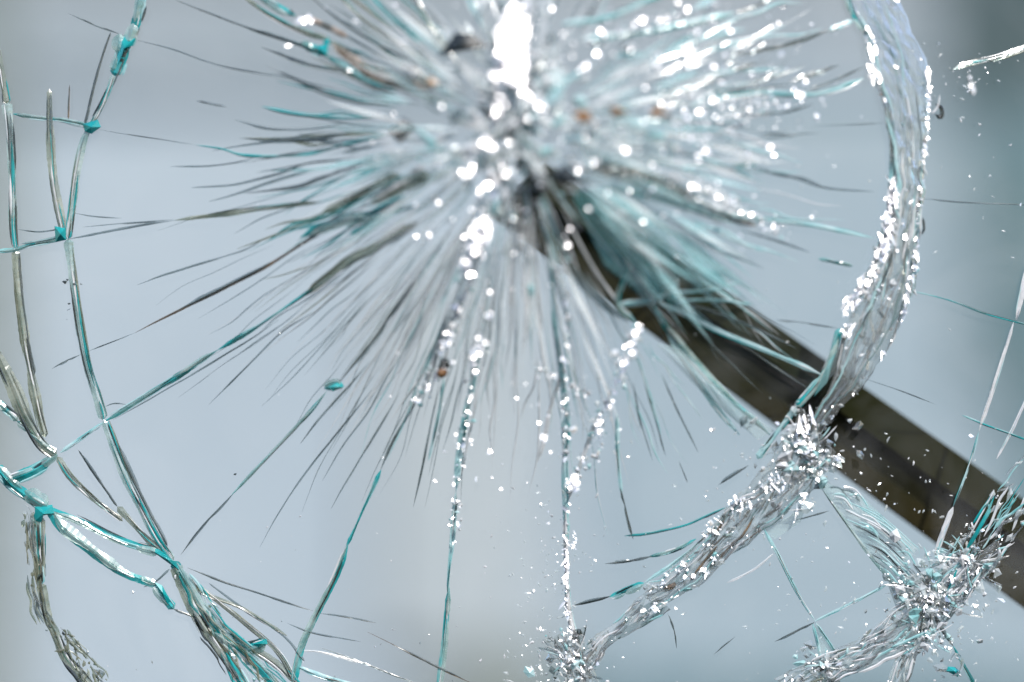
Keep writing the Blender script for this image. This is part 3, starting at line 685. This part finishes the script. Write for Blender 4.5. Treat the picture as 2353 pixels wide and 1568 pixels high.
# ------------------------------------------------------------------ crushed bands of the right-hand ring
WT = [('thin', 5), ('clear', 3), ('white', 1.5), ('aqua', 1), ('grey', .8)]
def band(name, *a, **k):
    mb = MB(); crush(mb, random.Random(hash(name) % 1 + int(a[0][0][0])), *a, **k); return mb.build(name, pane)
LR = [(1950,-20),(1985,90),(2012,190),(2040,290),(2052,390),(2040,480),(2012,580),(1968,670),(1940,770),(1922,850),(1888,925),(1855,990)]
RR = [(2060,-20),(2095,70),(2130,150),(2134,260),(2125,390),(2114,520),(2102,640),(2080,720),(2045,800),(1995,870),(1935,935),(1872,1020)]
band('crushed_ring_band', LR, RR, .5, 6, WT + [('amber', .1)], 55, [('clear', 6), ('white', 1), ('grey', .6), ('hairaqua', 3), ('hair', 1)], 100, 6, .3, .7)
band('crushed_ring_band', LR[4:9], RR[4:9], 1.0, 7, WT, 30, [('hair', 4), ('white', 2), ('hairaqua', 1)], 150, 6, .25, .5, bumps=False)
band('crushed_ring_band', [(1840,935),(1790,1030),(1720,1110),(1640,1210),(1560,1290),(1480,1350)], [(1920,1040),(1880,1110),(1780,1200),(1690,1270),(1600,1350),(1500,1400)], 1.5, 7, WT + [('brown', .4)], 60, [('clear', 4), ('white', 3), ('aqua', 2), ('brown', 1)], 230, 6.5, .3)
band('crushed_ring_band', [(1490,1350),(1430,1410),(1340,1490),(1320,1540)], [(1540,1400),(1470,1440),(1390,1490),(1350,1560)], 1.6, 5, WT + [('teal', .6)], 30, [('clear', 4), ('white', 3), ('aqua', 3), ('teal', 1)], 50, 4.5, .35)
band('crushed_ring_band', [(1250,1470),(1290,1530),(1300,1600)], [(1340,1440),(1350,1510),(1390,1600)], 2.2, 6, WT + [('dark', .4)], 18, None, 55, 4.5, .4)
band('crushed_ring_band', [(2110,1330),(2180,1260),(2260,1160),(2370,1010)], [(2180,1440),(2250,1350),(2310,1270),(2370,1190)], 0.6, 6, WT, 60, [('aqua', 3), ('clear', 3), ('teal', 1), ('white', 2)], 25, 4, .4, bumps=False)
band('crushed_ring_band', [(2040,1340),(2110,1340),(2200,1300),(2290,1240)], [(2120,1450),(2180,1420),(2250,1340),(2300,1290)], 2.2, 6, WT + [('dark', .4), ('grey', 1)], 45, [('white', 3), ('clear', 3), ('grey', 2)], 70, 4, .4)
band('crushed_ring_band', [(2100,1370),(2020,1430),(1930,1490),(1780,1560)], [(2160,1440),(2080,1500),(1960,1550),(1840,1600)], 1.2, 5, WT, 60, [('aqua', 3), ('clear', 3), ('white', 3), ('olive', 1)], 60, 4, .4)
band('crushed_ring_band', [(2100,1430),(2060,1500),(2030,1590)], [(2150,1440),(2110,1510),(2080,1590)], 1.2, 5, WT, 25, None, 25, 4, .4)
mb = MB()
for cx, cy, rx, ry, n_, r_, an in ((2000,95,10,40,14,6,-.3),(2005,165,10,24,12,7,0),(2133,165,5,20,8,6,0),(2134,230,4,50,16,5,0),(2127,330,4,60,16,5,.1),(2050,455,12,40,26,9,.1),(2040,520,12,40,26,9,.2),(2020,590,12,50,26,9,.35),(1985,660,14,45,26,8,.6),
        (1955,700,18,25,14,7,.6),(2103,600,5,36,12,7,.1),(2085,690,5,60,14,5,.25),(1945,760,14,20,10,7,.3),(1850,975,14,45,22,8,.3),(1815,1010,20,30,16,6,.5),(1885,1060,24,30,18,6,.5),(1775,1110,30,20,20,6,0),(1700,1160,30,22,22,6.5,0),(1640,1210,34,16,18,6,-.7),
        (1560,1300,40,10,14,5,-.7),(1505,1395,30,14,12,4,-.5),(1840,1160,8,26,10,6,.4),(1302,1300,4,60,18,6,0),(1300,1400,6,30,12,6,0),(1310,1450,5,40,10,5,-.1),(1320,1240,5,18,6,7,0),(2130,1380,30,30,20,4,0)):
    for _ in range(int(n_ * 1.6)):
        a = R.uniform(0, 2 * math.pi); q = math.sqrt(R.random()); x, y = math.cos(a) * q * rx, math.sin(a) * q * ry
        facet(mb, R, cx + x * math.cos(an) - y * math.sin(an), cy + x * math.sin(an) + y * math.cos(an), r_ * (.9 if cy < 900 else .7), jit=R.choice((.1, .2, .35, .6)), asp=R.choice((1, 2, 4)), ang=math.pi / 2 + an + R.gauss(0, .3), off=-.0018)
o = mb.build('sparkling_grains', pane); o['kind'] = 'stuff'
# chains of beads of crushed glass strung along the cracks
mb = MB()
for pts, n_, r_, sd in (([(1305,560),(1300,800),(1298,1050),(1302,1300),(1312,1430),(1330,1540)], 80, 4.5, 6), ([(1465,740),(1430,850),(1380,960),(1335,1060),(1310,1130)], 70, 6, 9), ([(1120,640),(1110,760),(1090,860),(1070,960),(1048,1130),(1038,1260)], 60, 5, 9),
        ([(1120,440),(1085,600),(1060,700),(1030,780),(1000,850),(955,920)], 60, 6, 10), ([(1190,60),(1185,200),(1180,330),(1150,450)], 60, 7, 20), ([(1235,850),(1300,880),(1340,900),(1390,860)], 26, 5, 12),
        ([(1340,90),(1450,60),(1560,30),(1640,10)], 40, 5, 9), ([(1480,250),(1600,230),(1720,240),(1850,225)], 46, 5, 10), ([(1540,400),(1620,440),(1700,480),(1800,540)], 46, 5, 10), ([(1380,960),(1385,1000),(1370,1060)], 16, 5, 5)):
    P_ = spline(pts, 4)
    for _ in range(n_):
        p = R.choice(P_); facet(mb, R, p.x + R.gauss(0, sd * .6), p.y + R.gauss(0, sd * .6), r_ * R.uniform(.7, 1.6), jit=R.choice((.1, .3, .5, .6)), asp=R.choice((1, 1.5, 2)), ang=R.uniform(0, 3), off=R.uniform(-.003, -.001))
        if R.random() < .6: chip(mb, R, p.x + R.gauss(0, sd), p.y + R.gauss(0, sd), r_ * R.uniform(.6, 1.3), pick(R, [('thin', 4), ('hairaqua', 2), ('white', 2)]), 1.4, None, -.001)
o = mb.build('sparkling_grains', pane); o['kind'] = 'stuff'
# rippled teal flake between the two bands
mb = MB(); Rr = random.Random(44)
for q in range(22):
    t = q / 21; x0, y0 = 1925 + 70 * t + Rr.uniform(-10, 10), 1135 + 150 * t
    x1, y1 = 2108 - 35 * t, 1262 + 95 * t
    P_ = [(x0, y0), ((x0 + x1) / 2 + 8 - 10 * t, (y0 + y1) / 2 - 14), (x1, y1), (x1 - 6, y1 + 14)]
    a = Rr.uniform(0, .5)
    strand(mb, Rr, sub(spline(P_, 6), a, min(1, a + Rr.uniform(.3, .8))), tap(Rr.uniform(1.6, 6)), pick(Rr, [('hairaqua', 3), ('hairgrey', 3), ('teal', .6), ('dark', 1), ('hair', 3)]), off=-.0008, wobble=1.2)
for q in range(16):
    t = Rr.random(); v = Rr.random(); x0, y0 = 1885 + 190 * t + 60 * v, 1115 + 230 * t
    strand(mb, Rr, spline([(x0, y0), (x0 + 25, y0 + 12 * Rr.random()), (x0 + 45, y0 + 30)], 6), tap(Rr.uniform(2, 6)), pick(Rr, [('hairaqua', 3), ('hairgrey', 3), ('hair', 2), ('dark', .6)]), off=-.0008)
strand(mb, Rr, spline([(1880,1110),(1950,1210),(2010,1290),(2090,1385)], 7), tap(8), 's_green'); strand(mb, Rr, spline([(1890,1125),(1960,1225),(2020,1300)], 7), tap(3), 'dark')
for _ in range(26): facet(mb, Rr, Rr.gauss(2040, 40), Rr.gauss(1290, 35), 4, off=-.001)
mb.build('rippled_flake', pane)
# crushed knots with needles shooting out
def knot(cx, cy, sx, sy, n_, size, needles, L, a0=0, a1=360):
    mb = MB(); Rk = random.Random(int(cx))
    for _ in range(n_):
        a = Rk.uniform(0, 6.28); q = abs(Rk.gauss(0, .7))
        chip(mb, Rk, cx + math.cos(a) * q * sx, cy + math.sin(a) * q * sy, size * Rk.choice((.35, .5, .7, 1, 1.3, 1.9)), pick(Rk, [('thin', 7), ('clear', 6), ('white', 2.5), ('hairaqua', 3), ('hairgrey', .6), ('dark', .4)]), Rk.uniform(1, 1.7), None, Rk.uniform(-.0016, -.0002))
    for _ in range(needles):
        a = math.radians(Rk.uniform(a0, a1)); l0 = Rk.uniform(.1, .7); l1 = l0 + Rk.uniform(.3, 1)
        p = [(cx + math.cos(a + (l - l0) * .2) * sx * l, cy - math.sin(a + (l - l0) * .2) * sy * l) for l in (l0, (l0 + l1) / 2, l1)]
        p = [(x * 1, y) for x, y in p]
        strand(mb, Rk, spline(p, 6), tap(Rk.uniform(1.6, L)), pick(Rk, [('white', 3), ('clear', 3), ('hairaqua', 3), ('dark', 1), ('hairgrey', 2)]), off=Rk.uniform(-.002, -.0004))
    for _ in range(n_ // 4):
        a = Rk.uniform(0, 6.28); q = abs(Rk.gauss(0, .6))
        facet(mb, Rk, cx + math.cos(a) * q * sx, cy + math.sin(a) * q * sy, size * .7, jit=.35, off=-.002, asp=Rk.uniform(1, 2), ang=Rk.uniform(0, 3))
    o = mb.build('crushed_knot', pane)
knot(2140, 1370, 85, 75, 230, 8, 45, 4)
knot(2225, 1290, 70, 55, 110, 6, 26, 4)
knot(2130, 1460, 50, 45, 80, 6, 14, 4)
knot(1310, 1520, 55, 60, 150, 6, 22, 4)
knot(1850, 1040, 85, 80, 170, 9, 24, 4)
knot(1890, 1530, 55, 35, 60, 6, 14, 4)
shard('glass_shard', [(1880, 1105), (1975, 1135), (2110, 1262), (2085, 1290), (2100, 1385), (2040, 1330), (1950, 1210)], 'film_pale', .0006, .0004)
shard('glass_shard', [(1750, 1215), (1830, 1180), (1870, 1110), (1840, 1200), (1780, 1240)], 'film_pale', .0006, .0004)
shard('glass_shard', [(1872, 1428), (1932, 1518), (1885, 1560)], 'film_pale', .0006, .0004)
shard('glass_shard', [(2040, 1345), (2100, 1370), (2150, 1420), (2110, 1440), (2060, 1400)], 'film_pale', .0006, .0004)
# crushed margins at the lower left
band('crushed_margin', [(0,1110),(50,1180),(62,1290),(75,1370),(110,1440)], [(30,1130),(78,1190),(85,1290),(98,1370),(125,1450)], .9, 5, [('grey', 3), ('clear', 4), ('olive', 1)], 6, None, 0, bumps=False)
band('crushed_margin', [(110,1430),(130,1490),(180,1560),(210,1600)], [(135,1430),(190,1490),(240,1560),(260,1600)], 1.2, 5, [('olive', 3), ('clear', 2), ('grey', 2)], 12, None, 0, bumps=False)
band('crushed_margin', [(400,1300),(440,1400),(500,1500),(560,1600)], [(430,1300),(500,1400),(560,1480),(650,1600)], .6, 6, [('hairolive', 3), ('thin', 3), ('teal', 1.4), ('aqua', 1)], 16, [('hairolive', 3), ('teal', 1), ('clear', 2), ('dark', 1)], 3, 3, .4, bumps=False)
band('crushed_margin', [(420,1400),(450,1460),(500,1530),(540,1600)], [(450,1400),(490,1470),(540,1540),(570,1600)], .6, 5, [('grey', 2), ('clear', 3)], 14, [('grey', 2), ('dark', 1), ('clear', 2)], 0, bumps=False)
band('crushed_margin', [(40,1160),(58,1250),(62,1340),(80,1420),(118,1490)], [(80,1180),(88,1260),(96,1340),(112,1410),(135,1470)], 2.0, 5, [('hairolive', 4), ('s_olive', 3), ('hairgrey', 2), ('dark', .3)], 26, [('hairolive', 3), ('s_olive', 3), ('hairgrey', 2)], 0, bumps=False)
band('crushed_margin', [(115,1440),(140,1500),(175,1560),(200,1610)], [(160,1450),(215,1510),(250,1560),(275,1610)], 2.0, 5, [('hairolive', 4), ('s_olive', 3), ('hairgrey', 2), ('dark', .3)], 30, [('hairolive', 3), ('s_olive', 3)], 0, bumps=False)
band('crushed_margin', [(405,1300),(440,1390),(500,1480),(560,1600)], [(430,1300),(500,1400),(590,1500),(690,1600)], .8, 5, [('hairolive', 3), ('s_green', 4), ('hairteal', 3)], 42, [('hairolive', 2), ('s_olive', 2), ('s_green', 3), ('hairteal', 3), ('teal', 1), ('dark', .5), ('hairaqua', 1)], 0, bumps=False)
# junction blobs of solid teal
def node(poly, k='teal', th=.0014): shard('junction_chip', poly, k, -.0006, th)
node([(276,85),(312,88),(305,105),(280,120),(268,160),(270,110)]); node([(190,285),(225,275),(232,292),(210,308),(195,302)])
node([(125,520),(150,525),(152,552),(128,556)]); node([(80,1165),(120,1160),(125,1180),(100,1185),(95,1200),(80,1198)])
node([(580,1480),(612,1468),(615,1480),(590,1492)]); node([(0,1085),(20,1100),(30,1120),(10,1115)]); node([(725,108),(755,100),(752,130),(735,128)]); node([(755,890),(775,880),(790,890),(765,900)])
node([(355,1338),(372,1345),(392,1380),(385,1388),(365,1362)]); node([(340,1200 + 60),(365,1262),(400,1290),(412,1310),(395,1300)])
node([(1905,830),(1925,800),(1900,880),(1870,912)])

# fine dust across the pane
mb = MB()
def dust(cx, cy, sx, sy, n_, r, table):
    for _ in range(n_):
        x, y = R.gauss(cx, sx), R.gauss(cy, sy)
        k = pick(R, table)
        if k == 'glint': facet(mb, R, x, y, r * R.uniform(.8, 1.4), jit=.3, asp=R.uniform(1, 2.5), ang=R.uniform(0, 3), off=-.001)
        else: chip(mb, R, x, y, r * R.uniform(.4, 1.2), k, R.uniform(1, 3), None, -.0006)
DT = [('glint', 2), ('white', 2), ('thin', 6)]
dust(1270, 1330, 50, 130, 120, 3, DT); dust(1290, 1500, 60, 60, 90, 4, DT); dust(2220, 1330, 80, 90, 110, 3.5, DT); dust(2050, 1090, 110, 60, 45, 3, DT)
dust(1500, 1300, 260, 140, 70, 2.6, DT); dust(1960, 1450, 160, 80, 70, 3, DT); dust(1750, 1100, 100, 90, 60, 3.5, DT); dust(2200, 300, 90, 180, 26, 3.5, DT); dust(900, 1350, 320, 150, 45, 2.4, [('white', 4), ('clear', 3)])
dust(2230, 170, 60, 30, 30, 3, DT); dust(155, 660, 12, 30, 9, 3, [('grey', 1), ('dark', 1)]); dust(2130, 1500, 50, 50, 30, 4, DT); dust(1600, 700, 600, 400, 60, 3, DT)
chip(mb, R, 541, 1090, 3.5, 'dark')
o = mb.build('glass_dust', pane); o['kind'] = 'stuff'

# ------------------------------------------------------------------ loose bits lying on the glass
def loose(name, label, cat, fn):
    mb = MB(); fn(mb, random.Random(len(label))); o = mb.build(name); o['label'] = label; o['category'] = cat
    return o
loose('glass_splinter', "thin white needle-like splinter slanting left of the bright impact point", "glass splinter",
      lambda b, R: strand(b, R, spline([(872, 305), (885, 322), (895, 340), (913, 366)], 4), tap(7), 'white', off=-.022))
loose('glass_crumb', "small amber-brown crumb stuck on the frosted cracks below the impact", "glass crumb",
      lambda b, R: (chip(b, R, 1016, 858, 12, 'amber', 1.3, -.5, -.004), chip(b, R, 1024, 836, 16, 'shade', 1.2, -.8, -.003)))
loose('glass_crumb', "long pale drop-shaped crumb floating alone near the dark top right corner", "glass crumb",
      lambda b, R: (chip(b, R, 2232, 206, 12, 'white', 1.5, 1.4, -.012), chip(b, R, 2229, 183, 8, 'white', 1.1, 1.4, -.012)))
loose('glass_sliver', "dark curled sliver just right of the crushed ring near the top right", "glass sliver",
      lambda b, R: (strand(b, R, spline([(2150, 240), (2163, 248), (2162, 268), (2150, 262)], 4), tap(8), 'shade', off=-.002), strand(b, R, spline([(2140, 262), (2155, 245), (2160, 218)], 4), tap(4), 'white', off=-.003)))
loose('glass_sliver', "tiny dark hook-shaped sliver on the right rim of the crushed ring at mid height", "glass sliver",
      lambda b, R: strand(b, R, spline([(2121, 500), (2124, 525), (2118, 540)], 4), tap(6), 'shade', off=-.003))
loose('glass_crumb', "curled clear and dark teal crumb beside the crack in the bottom right corner", "glass crumb",
      lambda b, R: (chip(b, R, 2190, 1540, 16, 'teal', 1.3, .2, -.002), chip(b, R, 2165, 1535, 12, 'clear', 2, .1, -.002), strand(b, R, spline([(2180, 1525), (2195, 1505), (2212, 1520), (2205, 1545), (2185, 1555)], 4), tap(7), 'clear', off=-.004)))
loose('glass_sliver', "pale ribbon-like sliver lying over the dark bar near the lower crushed knot", "glass sliver",
      lambda b, R: strand(b, R, spline([(2270, 1320), (2285, 1300), (2300, 1270)], 4), tap(12), 'clear', off=-.003))
